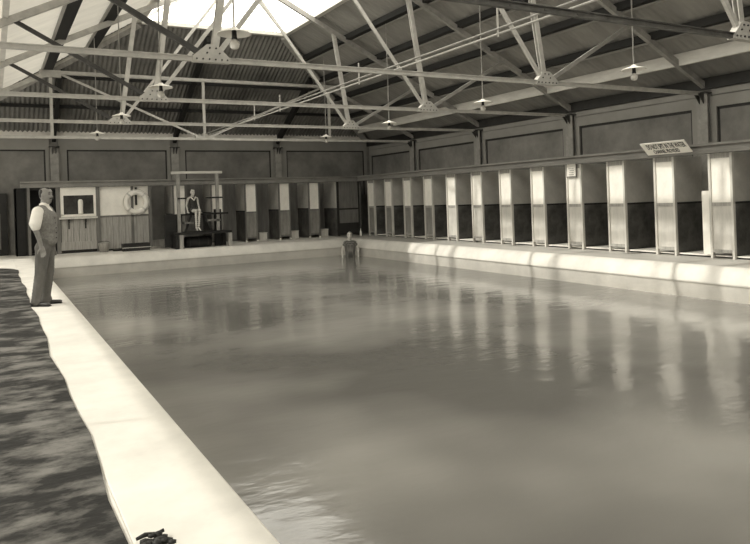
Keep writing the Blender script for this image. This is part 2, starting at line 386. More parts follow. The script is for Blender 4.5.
# ------------------------------------------------------------ trusses
def rz_(x): return ZE+K*(XR-XC-abs(x-XC))
def truss(y, label, cm='beam'):
    t = empty('roof_truss', (XC, y, ZC), label, 'roof truss', 'roof trusses across the hall')
    L = lambda x, z: Vector((x-XC, 0, z-ZC))
    NX = 3.14; hw = XR-XC
    b = MB()
    b.bar(L(XL+.15, ZC), L(XR-.15, ZC), .06, .065)
    b.bar(L(XL+.15, ZC+.035), L(XR-.15, ZC+.035), .10, .012)
    for i in range(-15, 16): b.lathe([(.0, -.04), (.012, -.04), (.012, .04), (0, .04)], (i*.5, 0, 0), 6, 'Y')
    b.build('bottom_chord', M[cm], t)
    for s in (-1, 1):
        X_ = lambda d: XC+s*d
        MB().bar(L(X_(hw-.05), rz_(X_(hw-.05))), L(X_(0), rz_(XC)), .09, .13).build('rafter', M['beam_md' if s > 0 else 'beam'], t)  # right rafters greyer: shade on that side put into the colour
        b = MB()
        for e in (-.035, .035): b.bar(L(X_(NX), ZC)+Vector((0, e, 0)), L(X_(2.72), rz_(X_(2.72)))+Vector((0, e, 0)), .015, .10)
        b.build('strut', M['beam'], t)
        MB().bar(L(X_(NX), ZC), L(X_(.08), rz_(X_(.08))), .05, .07).build('diagonal', M['beam'], t)
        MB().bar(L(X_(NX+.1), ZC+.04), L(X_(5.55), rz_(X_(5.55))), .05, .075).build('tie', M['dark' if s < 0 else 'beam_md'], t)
        b = MB(); P = [(-.30, -.04), (.24, -.04), (.22, .04), (.04, .22), (-.10, .21), (-.30, .04)]
        c = L(X_(NX), ZC)
        vs = [[b.b.verts.new(c+Vector((-s*px_, e, pz_))) for px_, pz_ in P] for e in (-.055, .055)]
        b.b.faces.new(vs[0]); b.b.faces.new(vs[1][::-1])
        for i in range(6): b.b.faces.new((vs[0][i], vs[0][(i+1) % 6], vs[1][(i+1) % 6], vs[1][i]))
        g_ = b.build('gusset_plate', M['beam'], t)
        b = MB()
        for px_, pz_ in [(-.25, 0), (-.16, 0), (-.07, 0), (.02, 0), (.11, 0), (.19, 0), (-.10, .09), (-.06, .16), (.08, .09), (.03, .16)]:
            b.lathe([(0, -.07), (.013, -.07), (.013, .07), (0, .07)], c+Vector((-s*px_, 0, pz_)), 6, 'Y')
        b.build('rivet_rows', M['dark'], g_)
    MB().bar(L(XC, ZC), L(XC, rz_(XC)), .02, .02).build('hanger_rod', M['beam'], t) if y < 3 else None
    return t
truss(1.9, 'roof truss passing overhead, nearest of all')
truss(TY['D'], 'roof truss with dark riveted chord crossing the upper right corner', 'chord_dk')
truss(TY['A'], 'roof truss landing on the column beside the spitting notice')
truss(TY['B'], 'roof truss in the middle, third from the far end')
truss(TY['C'], 'roof truss second from the far end, just before the flat-topped one')
# hip girder with flat top
t = empty('hip_girder', (XC, YH, ZC), 'flat-topped roof girder farthest away, under the corrugated end slope', 'roof truss')
L = lambda x, z: Vector((x-XC, 0, z-ZC))
zf = 5.36; xa, xb = 1.56, 10.34
MB().bar(L(XL+.15, ZC), L(XR-.15, ZC), .08, .08).build('bottom_chord', M['beam'], t)
MB().bar(L(xa, zf), L(xb, zf), .12, .10).build('top_chord', M['beam'], t)
MB().bar(L(XL+.05, ZE), L(xa, zf), .1, .12).build('rafter', M['beam'], t)
MB().bar(L(XR-.05, ZE), L(xb, zf), .1, .12).build('rafter', M['beam_md'], t)  # greyer right rafter, its shade put into the colour too
for x in (xa, XC, xb): MB().bar(L(x, ZC), L(x, zf), .06, .08).build('post', M['beam'], t)
for a, c in ((xa+.3, 1), (xb-.3, -1)): MB().bar(L(a, zf-.05), L(XC-c*.15, ZC+.06), .05, .06).build('diagonal', M['beam'], t)
for x in (xa, xb): MB().bar(L(x-.28, zf-.04), L(x+.28, zf-.04), .13, .2).build('gusset_plate', M['beam'], t)
MB().bar(L(XC-.3, ZC+.03), L(XC+.3, ZC+.03), .13, .12).build('gusset_plate', M['beam'], t)
# service pipes along the middle of the hall
t = empty('overhead_pipe', (XC, 12, ZC+.12), 'pair of slim pipes running the length of the hall at chord height', 'pipe')
for dx, dz in ((0, .04), (.09, .0)):
    MB().tube([(dx, YH-12.1, dz), (dx, -8, dz)], .014, 8).build('pipe', M['beam' if dx else 'beam_md'], t)
for y in (17.0, 15.2, 11.2, 7.2): MB().bar((.06, y-12, -.05), (.06, y-12, .35), .02, .02).build('hanger', M['beam'], t)

# ------------------------------------------------------------ pendant lamps
def lamp():
    t = empty('pendant_lamp', (0, 0, 0), 'x', 'lamp')
    MB().lathe([(.0, .075), (.03, .07), (.05, .045), (.10, .03), (.19, .0), (.20, -.012), (.185, -.008), (.10, .018), (.04, .03), (.0, .035)], n=28).build('shade', M['white'], t, True)
    MB().lathe([(0, .03), (.028, .03), (.03, -.04), (.035, -.07), (0, -.07)], n=14).build('socket', M['black'], t, True)
    MB().lathe([(0, -.06), (.025, -.07), (.05, -.10), (.06, -.135), (.05, -.17), (.02, -.19), (0, -.193)], n=18).build('bulb', M['bulb'], t, True)
    return t
L0 = lamp(); first = True
lab = [('largest and nearest pendant lamp, hanging before the skylight', 'pendant lamp of the left row just beyond the largest one', 'pendant lamp of the left row, third from the front', 'pendant lamp of the left row nearest the back wall'),
       ('pendant lamp of the right row hanging left of the spitting notice', 'pendant lamp of the right row, second from the right edge', 'pendant lamp of the right row, third from the right edge', 'pendant lamp of the right row nearest the back wall')]
for s, X_ in enumerate((2.5, 9.22)):
    for i, y in enumerate((7.67, 11.62, 15.58, 19.5)):
        t = L0 if first else copy_tree(L0); first = False
        t.location = (X_, y, 3.42); t['label'] = lab[s][i]; t['group'] = 'pendant lamps over the pool'
        top_z = ZS+K*min(X_-XL, XR-X_)-.02
        MB().tube([(0, 0, .06), (0, 0, top_z-3.42)], .012, 6).build('cable', M['beam'], t)

# ------------------------------------------------------------ cubicles
ZP = 2.12; PW = .52; DEP = 1.10; PIT = 1.318
def cubicle():
    """local frame: front at y=0, panel from x=0..PW, opening to x=PIT, depth towards +y; partition behind panel's open side"""
    t = empty('changing_cubicle', (0, 0, 0), 'x', 'changing cubicle')
    for x in (0, PW-.05): MB().box(x, x+.05, -.03, .04, 0, ZP).build('post', M['cream2'], t)
    MB().box(.05, PW-.05, .0, .02, 1.13, ZP-.02).build('upper_panel', M['cream'], t)
    MB().box(.05, PW-.05, .0, .02, .16, 1.07).build('lower_panel', M['cream2'], t)
    for z0, z1 in ((1.06, 1.13), (.12, .18), (ZP-.1, ZP)): MB().box(.05, PW-.05, -.022, .03, z0, z1).build('rail', M['wood'], t)
    MB().box(PW-.06, PW-.02, .04, DEP, 1.14, ZP).build('partition_upper', M['stall_hi'], t)
    MB().box(PW-.06, PW-.02, .04, DEP, .02, 1.10).build('partition_lower', M['stall_lo'], t)
    MB().box(PW-.07, PW-.01, .04, DEP, 1.10, 1.14).build('dado_rail', M['frame_dk'], t)
    MB().box(PW+.0, PIT+.4, .05, DEP, .035, .06).build('footboard', M['cream'], t)
    MB().box(PW+.0, PIT-.04, .08, .12, .0, .035).build('bearer', M['frame_dk'], t)
    return t
# right row: mirrored so that local +x -> world +Y direction reversed
cub = cubicle()
ords = ['nearest the right edge', 'second', 'third', 'fourth', 'fifth', 'sixth', 'seventh', 'eighth', 'ninth', 'tenth', 'eleventh', 'twelfth']
Y0 = 8.85
for i in range(-1, 12):
    t = cub if i == -1 else copy_tree(cub)
    t.location = (CF, Y0+PIT*i, 0); t.rotation_euler = (0, 0, -math.pi/2)
    t['group'] = 'changing cubicles along the right wall'
    if i == -1: t['label'] = 'white-panelled cubicle just cut off by the right edge'
    elif i == 0: t['label'] = 'tall white cubicle panel with a low half door ajar beside it'
    elif i == 1: t['label'] = 'white cubicle panel under the spitting notice'
    elif i == 3: t['label'] = 'white cubicle panel with a small paper notice pinned on it'
    elif i == 11: t['label'] = 'pale cubicle panel of the right row nearest the far corner'
    else: t['label'] = 'white changing cubicle of the right row, %s from the right edge' % ords[i]
    if i >= 8:
        for ch in t.children:
            if ch.name.startswith('lower_panel'): ch.data = ch.data.copy(); ch.data.materials[0] = M['lowp']; ch['label'] = 'scuffed brown lower panel'
    if i == 0:
        d = MB().box(-.15, .0, -.02, .015, 0, 1.30).build('half_door', M['cream'], t); d.location = (-.005, .0, .07); d.rotation_euler.z = math.radians(8)
        d['label'] = 'low half door standing ajar'
MB_ = MB().box(XR-.02, XR-.005, YF, 24.0, .02, 1.12); struct(MB_.build('trim_4', M['stall_lo']))
# back row
def back_cubicle(x, label, first):
    t = empty('changing_cubicle', (x, CB, 0), label, 'changing cubicle', 'changing cubicles along the back wall')
    w = .46
    for a in (0, w-.045):
        MB().box(a, a+.045, -.03, .04, .06, ZP).build('post', M['frame'], t)
        MB().box(a, a+.045, -.035, .045, 0, .06).build('post_foot', M['cream'], t)
    MB().box(.045, w-.045, .0, .02, 1.10, ZP-.02).build('upper_panel', M['cream'], t)
    MB().box(.045, w-.045, .0, .02, .14, 1.07).build('lower_panel', M['lowp'], t)
    for z0, z1 in ((1.05, 1.10), (.12, .18)): MB().box(.045, w-.045, -.012, .03, z0, z1).build('rail', M['frame'], t)
    MB().box(0, .04, .04, DEP, 1.14, ZP).build('partition_upper', M['stall_hi'], t)
    MB().box(0, .04, .04, DEP, .02, 1.10).build('partition_lower', M['stall_lo'], t)
    MB().box(-.01, .05, .04, DEP, 1.10, 1.14).build('dado_rail', M['frame_dk'], t)
    return t
bx = [5.45, 6.78, 8.03, 9.34, 10.55]
bl = ['changing cubicle panel directly behind the diving stand', 'changing cubicle panel behind the right post of the diving stand', 'back-row cubicle with a cream top panel, first right of the diving stand', 'back-row cubicle with a cream top panel, second right of the diving stand', 'back-row cubicle with a cream top panel, third right of the diving stand']
for x, l in zip(bx, bl): back_cubicle(x, l, False)
struct(MB().box(5.4, 12.8, YBW-.03, YBW-.01, 0.02, 2.2).build('trim_5', M['frame']))
sl_ = ['small pale box in the open cubicle just right of the diving stand', 'small pale box in the second open cubicle right of the diving stand', 'small pale box in the open cubicle nearest the far corner']
def pale_box(x, y, label):
    t = empty('storage_box', (x, y, 0), label, 'box', 'boxes in the back cubicles')
    MB().box(-.15, .15, -.12, .12, 0, .27).build('body', M['cream2'], t, bevel=.006); MB().box(-.165, .165, -.135, .135, .27, .30).build('lid', M['cream2'], t, bevel=.006)
for x, l in zip((8.78, 10.05, 11.3), sl_): pale_box(x, CB+.35, l)
# door/board panel at the end of the back row, dark corner recess
t = empty('wooden_door', (11.75, CB, 0), 'plain brown panelled door at the far right corner', 'door')
MB().box(0, .09, -.02, .06, 0, ZP).build('jamb', M['frame_dk'], t); MB().box(.93, 1.0, -.02, .06, 0, ZP).build('jamb', M['frame_dk'], t)
MB().box(.09, .93, .0, .04, 1.08, ZP).build('upper_panel', M['frame'], t); MB().box(.09, .93, .0, .04, .5, 1.02).build('lower_panel', M['frame'], t)
for z0, z1 in ((1.02, 1.08), (.42, .5), (.05, .42)): MB().box(.09, .93, -.005, .045, z0, z1).build('rail', M['frame_dk'], t)
struct(MB().box(11.7, 11.74, CB, YBW, 1.1, ZP).build('trim_12', M['stall_hi']))
struct(MB().box(11.7, 11.74, CB, YBW, 0, 1.1).box(12.74, 12.78, CB-.1, YBW, 0, ZP).build('trim_6', M['stall_lo']))
# small white bottle by the far corner
t = tag(MB().lathe([(0, 0), (.04, 0), (.042, .14), (.036, .18), (.014, .22), (.014, .28), (.018, .29), (0, .29)], n=14).build('bottle', M['white'], smooth=True), 'small white bottle standing at the far corner of the deck', 'bottle'); t.location = (12.35, 23.3, 0)

# cornice beams over the cubicle fronts
def cornice(name, pts):
    b = MB(); pr = [(-.16, 2.13), (-.16, 2.17), (-.12, 2.18), (-.10, 2.27), (-.18, 2.285), (-.18, 2.33), (.04, 2.33), (.04, 2.13)]
    rings = [[b.b.verts.new((ox+dx*u, oy+dy*u, z)) for u, z in pr] for ox, oy, dx, dy in pts]
    n = len(pr)
    for i in range(len(rings)-1):
        for k in range(n): b.b.faces.new((rings[i][k], rings[i+1][k], rings[i+1][(k+1) % n], rings[i][(k+1) % n]))
    b.b.faces.new(rings[0]); b.b.faces.new(rings[-1][::-1])
    return struct(b.build(name, M['cornice']))
cornice('trim_7', [(CF, YF, 1, 0), (CF, CB, 1, 1)]); cornice('trim_8', [(CF, CB, 1, 1), (.78, CB, 0, 1)])
# spit notice
t = empty('notice_sign', (12.52, 9.53, 2.18), 'white notice about spitting tilted out from the cornice', 'sign')
a = Vector((0, 1, 0)); tilt = Vector((-.26, 0, .24)); hgt = tilt.length; th = tilt.normalized(); nr = a.cross(th).normalized()
if nr.x > 0: nr = -nr
b = MB(); b.bar((0, -.5, 0), (0, .58, 0), .02, hgt, nr)
bd = b.build('board', M['white'], t); bd.location = tilt/2
def text(body, size, loc, right, upv, mat_, parent, sx=1.0, name='lettering'):
    cu = bpy.data.curves.new('t', 'FONT'); cu.body = body; cu.size = size; cu.align_x = 'CENTER'; cu.align_y = 'CENTER'; cu.extrude = .002; cu.offset = .0012
    tmp = bpy.data.objects.new('t', cu); C.objects.link(tmp)
    dg = bpy.context.evaluated_depsgraph_get(); me = bpy.data.meshes.new_from_object(tmp.evaluated_get(dg)); bpy.data.objects.remove(tmp)
    me.materials.clear(); me.materials.append(mat_); ww = max(v.co.x for v in me.vertices)-min(v.co.x for v in me.vertices); sx = sx/ww; r, u = Vector(right), Vector(upv); n = r.cross(u)
    me.transform(Matrix((r*sx, u, n)).transposed().to_4x4()); me.name = name
    o = bpy.data.objects.new(name, me); C.objects.link(o); o.parent = parent; o.location = loc; return o
rv = Vector((0, -1, 0)); nf = rv.cross(th)
text('DO NOT SPIT IN THE WATER', .20, tilt*.67+nf*.013, rv, th, M['black'], t, .92)
text('CHANNEL PROVIDED', .15, tilt*.24+nf*.013-rv*.06, rv, th, M['black'], t, .62)
# paper notice on panel
t = empty('paper_notice', (CF-.05, 12.58, 1.80), 'small framed paper notice fixed to a white cubicle panel', 'sign')
MB().box(-.01, .01, -.17, .17, 0, .36).build('frame', M['frame'], t); MB().box(-.014, -.008, -.145, .145, .025, .335).build('sheet', M['white'], t)
b = MB()
for i in range(4): b.box(-.017, -.013, -.09+.01*(i % 2), .09-.02*(i % 3), .06+i*.05, .075+i*.05)
b.build('writing_lines', M['beam_md'], t)

# ------------------------------------------------------------ kiosk and boarded wall at the back left
t = empty('ticket_kiosk', (1.84, CB, 0), 'boarded kiosk with a white-framed serving window behind the standing man', 'kiosk')
MB().box(-.06, .06, -.05, .05, 0, 2.13).build('post', M['frame'], t); MB().box(1.13, 1.21, -.05, .05, 0, 2.13).build('post', M['frame'], t)
wf = MB().box(.07, 1.13, -.04, .02, 1.86, 2.12).box(.07, .16, -.04, .02, 1.22, 1.86).box(1.06, 1.13, -.04, .02, 1.22, 1.86).box(.07, 1.13, -.04, .02, 1.17, 1.25).build('window_frame', M['cream'], t)
MB().box(.16, 1.06, .01, .02, 1.25, 1.86).build('pane', M['pane'], wf)
MB().box(.55, .58, -.01, .01, 1.25, 1.86).build('glazing_bar', M['frame_dk'], wf)
MB().box(.02, 1.16, -.14, .02, 1.10, 1.16).build('shelf', M['cream2'], t)
b = MB()
for i in range(6): b.box(.08+i*.176, .08+i*.176+.168, 0, .03, .36, 1.1)
b.build('boarding', M['wood'], t)
MB().box(.06, 1.14, -.03, .03, .10, .36).build('kick_board', M['wood'], t)
MB().box(.06, 1.14, .04, .08, 0, 1.1).build('backing', M['frame_dk'], t)
for x in (.30, .80):
    MB().box(x-.025, x+.025, -.10, 0, .98, 1.09).box(x-.02, x+.02, -.04, 0, .78, 1.0).build('shelf_bracket', M['frame_dk'], t)
o = tag(MB().lathe([(0, 0), (.07, 0), (.075, .02), (.075, .40), (.06, .45), (.03, .47), (0, .47)], n=18).build('jar', M['white'], smooth=True), 'tall white jar standing on the kiosk window shelf', 'jar'); o.location = (1.84+.66, CB-.05, 1.26)
# boarded wall with buoy
t = empty('boarded_screen', (3.05, CB, 0), 'boarded screen with a cream top panel, lifebuoy hung on it', 'screen')
MB().box(.0, .04, -.05, .05, 0, 2.13).build('post', M['frame'], t); MB().box(1.58, 1.68, -.05, .05, 0, 2.13).build('post', M['frame'], t); MB().box(1.02, 1.10, -.02, .05, 0, 2.13).build('post', M['frame'], t)
MB().box(.04, 1.02, 0, .03, 1.16, 2.12).box(1.10, 1.58, 0, .03, 1.16, 2.12).build('upper_panel', M['cream'], t)
b = MB()
for i in range(8):
    x = .04+i*.193
    b.box(x, x+.185, 0, .03, .06, 1.12)
b.build('boarding', M['wood'], t); MB().box(.04, 1.58, -.02, .04, 1.11, 1.17).build('rail', M['frame'], t)
MB().box(.04, 1.58, .04, .06, 0, 2.1).build('backing', M['frame_dk'], t)
# lifebuoy
lb = empty('lifebuoy', (4.23, CB-.10, 1.58), 'white ring lifebuoy hanging on the boarded screen', 'lifebuoy')
b = MB(); R, r_ = .325, .082; n1, n2 = 48, 14; rg = []
for i in range(n1):
    a = 2*math.pi*i/n1; rg.append([b.b.verts.new(((R+r_*math.cos(q))*math.cos(a), r_*.8*math.sin(q), (R+r_*math.cos(q))*math.sin(a))) for q in [2*math.pi*k/n2 for k in range(n2)]])
for i in range(n1):
    for k in range(n2): b.b.faces.new((rg[i][k], rg[(i+1) % n1][k], rg[(i+1) % n1][(k+1) % n2], rg[i][(k+1) % n2]))
b.build('ring', M['canvas'], lb, True)
b = MB()
for k in range(4):
    a = math.pi/4+k*math.pi/2; rr = [(R+(r_+.006)*math.cos(q)) for q in (0,)]
    c = Vector((R*math.cos(a), 0, R*math.sin(a))); tn = Vector((-math.sin(a), 0, math.cos(a))); rad = Vector((math.cos(a), 0, math.sin(a)))
    pts_ = [c+(r_+.003)*(math.cos(q)*rad+math.sin(q)*Vector((0, .8, 0))) for q in [2*math.pi*j/12 for j in range(13)]]
    for j in range(12):
        b.quad(pts_[j]-tn*.03, pts_[j]+tn*.03, pts_[j+1]+tn*.03, pts_[j+1]-tn*.03)
b.build('band', M['cream2'], lb)
b = MB(); b.tube([((R+r_+.02+.03*abs(math.sin(2*(2*math.pi*i/48)))*0)*math.cos(2*math.pi*i/48), -.02, (R+r_+.02)*math.sin(2*math.pi*i/48)) for i in range(49)], .010, 6, False).build('grab_rope', M['beam_lt'], lb)
b = MB().box(-.035, .035, .045, .06, -.1, .5).build('hanging_strap', M['frame_dk'], lb)

# side recess, doorway and its posts
struct(MB().box(.93, .97, CB, YBW, 0, 2.13).build('trim_9', M['frame_dk']))
t = empty('doorway_frame', (1.0, CB, 0), 'open dark doorway behind the standing man', 'doorway')
MB().box(-.04, .04, -.05, .05, 0, 2.13).build('jamb', M['frame'], t)
MB().box(.04, .78, .9, .94, 0, 2.1).build('dark_sheet', M['black'], t)  # black sheet put in for the darkness inside the doorway
MB().box(.04, .78, -.02, .04, 2.06, 2.13).build('lintel', M['frame_dk'], t)
MB().box(.04, .78, .02, .3, 0, .05).build('threshold', M['frame_dk'], t)
struct(MB().box(1.80, 1.84, CB+.08, YBW, 0, 2.13).box(.97, 4.7, CB+.06, YBW, 2.10, 2.13).box(4.66, 4.72, CB+.08, YBW, 0, 2.13).build('trim_10', M['frame_dk']))
t = empty('side_door', (-.2, YBW-.1, 0), 'dim framed door in the recess left of the standing man', 'door')
MB().box(0, .62, 0, .05, 0, 2.0).build('leaf', M['frame_dk'], t); MB().box(.14, .42, -.02, 0, .2, 1.35).build('panel', M['frame'], t)
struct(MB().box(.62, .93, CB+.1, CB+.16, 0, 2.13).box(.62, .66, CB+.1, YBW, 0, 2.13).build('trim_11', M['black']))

# bits on the far deck
bk = empty('bucket', (3.12, CB-.45, 0), 'metal bucket beside the kiosk post', 'bucket')
MB().lathe([(0, .01), (.13, .0), (.18, .29), (.185, .30), (.17, .295), (.12, .02), (0, .02)], n=20).build('pail', M['wood'], bk, True)
MB().tube([(.18*math.cos(a), 0, .29+.06*math.sin(a)) for a in [math.pi*i/12 for i in range(13)]], .008, 6).build('handle', M['dark'], bk)
tr = empty('wooden_trough', (4.05, CB-.75, 0), 'dark low wooden trough lying in front of the boarded screen', 'trough')
MB().box(-.42, .42, -.16, -.13, .0, .24).build('side_board', M['wood_dk'], tr); MB().box(-.42, .42, .13, .16, .0, .24).build('side_board', M['wood_dk'], tr)
MB().box(-.42, .42, -.13, .13, 0, .04).build('bottom_board', M['wood_dk'], tr); MB().box(-.42, -.38, -.13, .13, .04, .24).box(.38, .42, -.13, .13, .04, .24).build('end_board', M['wood_dk'], tr)
MB().box(-.45, .45, -.165, -.15, .10, .12).build('batten', M['cream2'], tr)
for (x, y, z, a, ln, l) in ((3.95, CB-.38, .06, .12, 1.1, 'dark plank lying between the bucket and the trough'), (5.0, CB-.2, .05, -.05, .7, 'grey plank lying on the deck left of the diving stand')):
    o = tag(MB().box(-ln/2, ln/2, -.09, .09, -.025, .025).build('plank', M['wood_dk' if 'dark' in l else 'wood'], bevel=.004), l, 'plank'); o.location = (x, y, .03); o.rotation_euler = (0, 0, a)
o = tag(MB().box(-.3, .3, -.12, .12, 0, .22).box(-.33, .33, -.15, .15, .22, .25).build('low_bench', M['wood'], bevel=.005), 'low grey wooden bench in the opening left of the diving stand', 'bench'); o.location = (5.0, CB+.35, 0)

# ------------------------------------------------------------ diving stand
DS = empty('diving_stand', (5.44, 22.75, 0), 'timber diving stand with a tall goalpost frame on the far deck', 'diving stand')
mD = M['frame']
for x in (-.08, 1.22): MB().box(x-.05, x+.05, .05, .15, .53, 2.46).build('tall_post', M['beam_md'], DS, bevel=.006)
MB().box(-.30, 1.40, .04, .14, 2.46, 2.54).build('top_bar', M['beam_lt'], DS, bevel=.006)
MB().box(-.35, 1.55, -.35, .55, .46, .53).build('platform', M['wood_dk'], DS)
for x, y in ((-.12, -.28), (1.5, -.28), (-.12, .45), (1.5, .45)):
    MB().box(x-.06, x+.06, y-.06, y+.06, 0, .46).build('leg', M['wood' if y < 0 else 'wood_dk'], DS)
MB().box(-.28, -.2, -.30, .5, 0.0, .46).box(-.2, .0, .5, .53, 0, .46).build('side_panel', M['wood_dk'], DS)
MB().box(1.15, 1.4, .3, .36, 0, 1.25).build('ladder_board', M['wood_dk'], DS)
for x0, x1 in ((-.12, .16), (.80, 1.38)): MB().box(x0, x1, .0, .05, 1.62, 1.67).build('handrail', M['wood_dk'], DS)
MB().box(-.52, .05, .25, .32, .05, 1.13).build('side_screen', M['wood_dk'], DS)
MB().box(.0, 1.05, .08, .50, 1.08, 1.13).build('seat', M['wood_dk'], DS)
MB().box(1.05, 1.55, .0, .45, 1.08, 1.14).build('side_shelf', M['wood_dk'], DS)
for x0, x1 in ((.32, .12), (.78, 1.0)): MB().bar((x0, .12, 1.08), (x1, .12, .53), .06, .06).build('brace', M['wood_dk'], DS)
MB().box(.85, 1.3, .05, .35, .85, .92).build('step', M['frame'], DS); MB().box(.08, .4, .05, .35, .80, .86).build('step', M['frame'], DS)
o = empty('water_drum', (5.35+.62, 22.9, .16), 'dark drum lying under the diving stand platform', 'drum')
o.location.z = .19
MB().lathe([(0, -.44), (.16, -.44), (.18, -.42), (.18, .42), (.16, .44), (0, .44)], n=22, axis='Y').build('barrel', M['wood_dk'], o, True)
b = MB()
for q in (-.3, 0, .3): b.lathe([(.182, q-.015), (.186, q), (.182, q+.015)], n=22, axis='Y')
b.build('hoop', M['dark'], o); o.rotation_euler.z = math.pi/2

# dark rag at the bottom edge of the picture
b = MB(); b.tube([(-.02, 0, .02), (.04, .01, .03), (.12, .0, .025), (.17, .01, .03)], [.012, .017, .011, .014], 8)
for i in range(26):
    b.ico((.07+random.uniform(-.06, .11), -.14+random.uniform(-.10, .09), .012+random.uniform(0, .04)), random.uniform(.022, .04), (1.2, 1, .7), 1)
o = tag(b.build('rag', M['wood_dk'], smooth=True), 'dark crumpled rag on the white pool edge at the bottom', 'rag'); o.location = (.515, 3.12, .012); o.scale = (.62, .62, .62)

# ------------------------------------------------------------ people
def evalmesh(o, name, mat_, parent, smooth_=True):
    dg = bpy.context.evaluated_depsgraph_get(); me = bpy.data.meshes.new_from_object(o.evaluated_get(dg)); old = o.data
    bpy.data.objects.remove(o); me.materials.clear(); me.materials.append(mat_); me.name = name
    for p in me.polygons: p.use_smooth = True
    q = bpy.data.objects.new(name, me); C.objects.link(q); q.parent = parent; return q
def blob(name, mat_, parent, segs, balls=(), vox=.012, smooth=6, cut=None):
    """union of tapered capsules (p, r1, q, r2[, flat]) and ellipsoids (c, (rx,ry,rz)) fused into one skin"""
    b = bmesh.new()
    for s in segs:
        p, r1, q, r2 = Vector(s[0]), s[1], Vector(s[2]), s[3]
        for k in range(9):
            f = k/8; c = p.lerp(q, f); r = r1+(r2-r1)*f
            w = s[4] if len(s) > 4 else (1, 1, 1)
            g = bmesh.ops.create_icosphere(b, subdivisions=2, radius=1)
            for v in g['verts']: v.co = Vector((c.x+v.co.x*r*w[0], c.y+v.co.y*r*w[1], c.z+v.co.z*r*w[2]))
    for c, r in balls:
        g = bmesh.ops.create_icosphere(b, subdivisions=3, radius=1)
        for v in g['verts']: v.co = Vector((c[0]+v.co.x*r[0], c[1]+v.co.y*r[1], c[2]+v.co.z*r[2]))
    me = bpy.data.meshes.new('tmp'); b.to_mesh(me); b.free(); o = bpy.data.objects.new('tmp', me); C.objects.link(o)
    rm = o.modifiers.new('r', 'REMESH'); rm.mode = 'VOXEL'; rm.voxel_size = vox
    sm = o.modifiers.new('s', 'SMOOTH'); sm.iterations = smooth; sm.factor = .5
    return evalmesh(o, name, mat_, parent)
def rot_z(pt, c, a):
    x, y = pt[0]-c[0], pt[1]-c[1]; return (c[0]+x*math.cos(a)-y*math.sin(a), c[1]+x*math.sin(a)+y*math.cos(a), pt[2])
def head_parts(c, turn, s=1.0):
    """ellipsoids/capsules of a head facing +x, centre c, turned by angle; returns skin segs and balls"""
    def P(x, y, z): return rot_z((c[0]+x*s, c[1]+y*s, c[2]+z*s), c, turn)
    segs = [(P(.083, 0, .025), .013*s, P(.106, 0, -.018), .017*s), (P(.03, 0, -.02), .068*s, P(.045, 0, -.085), .042*s),
            (P(.080, .015, -.062), .012*s, P(.080, -.015, -.062), .012*s), (P(.078, .03, .035), .012*s, P(.078, -.03, .035), .012*s),
            (P(0, .078, .01), .017*s, P(-.005, .08, -.03), .012*s), (P(0, -.078, .01), .017*s, P(-.005, -.08, -.03), .012*s),
            (P(-.02, 0, -.06), .055*s, (c[0]-.035*s, c[1], c[2]-.16*s), .056*s)]
    balls = [(P(0, 0, .03), (.094*s, .078*s, .095*s)), (P(.0, 0, .0), (.088*s, .074*s, .1*s))]
    return segs, balls, P
def hand(w, d, side, s=1.0, curl=.5, spread=None):
    """palm, four unequal bent fingers and a thumb; w wrist, d pointing direction, side = palm width direction"""
    w, d, sd_ = Vector(w), Vector(d).normalized(), Vector(side).normalized(); n = d.cross(sd_)
    segs = [(w, .026*s, w+d*.04*s, .030*s, (1, 1, 1))]
    for i, (ln, o_) in enumerate(((.070, -.030), (.078, -.010), (.073, .010), (.058, .029))):
        segs.append((w+d*.02*s+sd_*o_*.7*s, .019*s, w+d*.09*s+sd_*o_*s, .013*s))
        k0 = w+d*.09*s+sd_*o_*1.15*s; k1 = k0+(d+n*curl*.5).normalized()*ln*.55*s; k2 = k1+(d+n*curl*1.4).normalized()*ln*.5*s
        segs += [(k0, .0105*s, k1, .0095*s), (k1, .0095*s, k2, .008*s)]
    t0 = w+d*.025*s-sd_*.028*s; t1 = t0+(d*.6-sd_*.75+n*.3).normalized()*.045*s; t2 = t1+(d-sd_*.2+n*.4).normalized()*.035*s
    segs += [(t0, .015*s, t1, .012*s), (t1, .012*s, t2, .009*s)]
    return segs
# --- standing man; local +x forward, +y his left
man = empty('person', (.60, 11.60, 0), 'man in white shirt sleeves, grey waistcoat and trousers standing on the pool edge', 'person', rz=math.radians(-22))
man.scale = (1, 1, 1)
hc = (.03, 0, 1.665); tn = math.radians(-22)
hs, hb, HP = head_parts(hc, tn, 1.02)
shR, shL = (-.03, -.20, 1.43), (-.02, .20, 1.43)
elR, elL = (-.03, -.285, 1.15), (-.06, .26, 1.13)
wrR, wrL = (.035, -.265, .90), (.02, .25, .88)
body = hs+[((-.01, 0, 1.47), .06, (.01, 0, 1.56), .056), (shR, .055, elR, .046), (elR, .043, wrR, .029), (shL, .055, elL, .046), (elL, .043, wrL, .029),
           ((-.01, -.13, 1.40), .075, (-.01, .13, 1.40), .075), ((0, 0, 1.35), .12, (.02, 0, 1.0), .12),
           ((0, -.09, .92), .08, (-.01, -.10, .5), .055), ((0, .09, .92), .08, (.05, .10, .5), .055), ((-.01, -.10, .5), .05, (-.04, -.11, .1), .038), ((.05, .10, .5), .05, (.03, .11, .1), .038)]
body += hand(wrR, (.35, -.02, -.95), (1, 0, .35), 1.0, .55) + hand(wrL, (.3, .02, -.95), (1, 0, .3), 1.0, -.55)
bo = blob('body', M['skin_tan'], man, body, hb, vox=.0085, smooth=3)
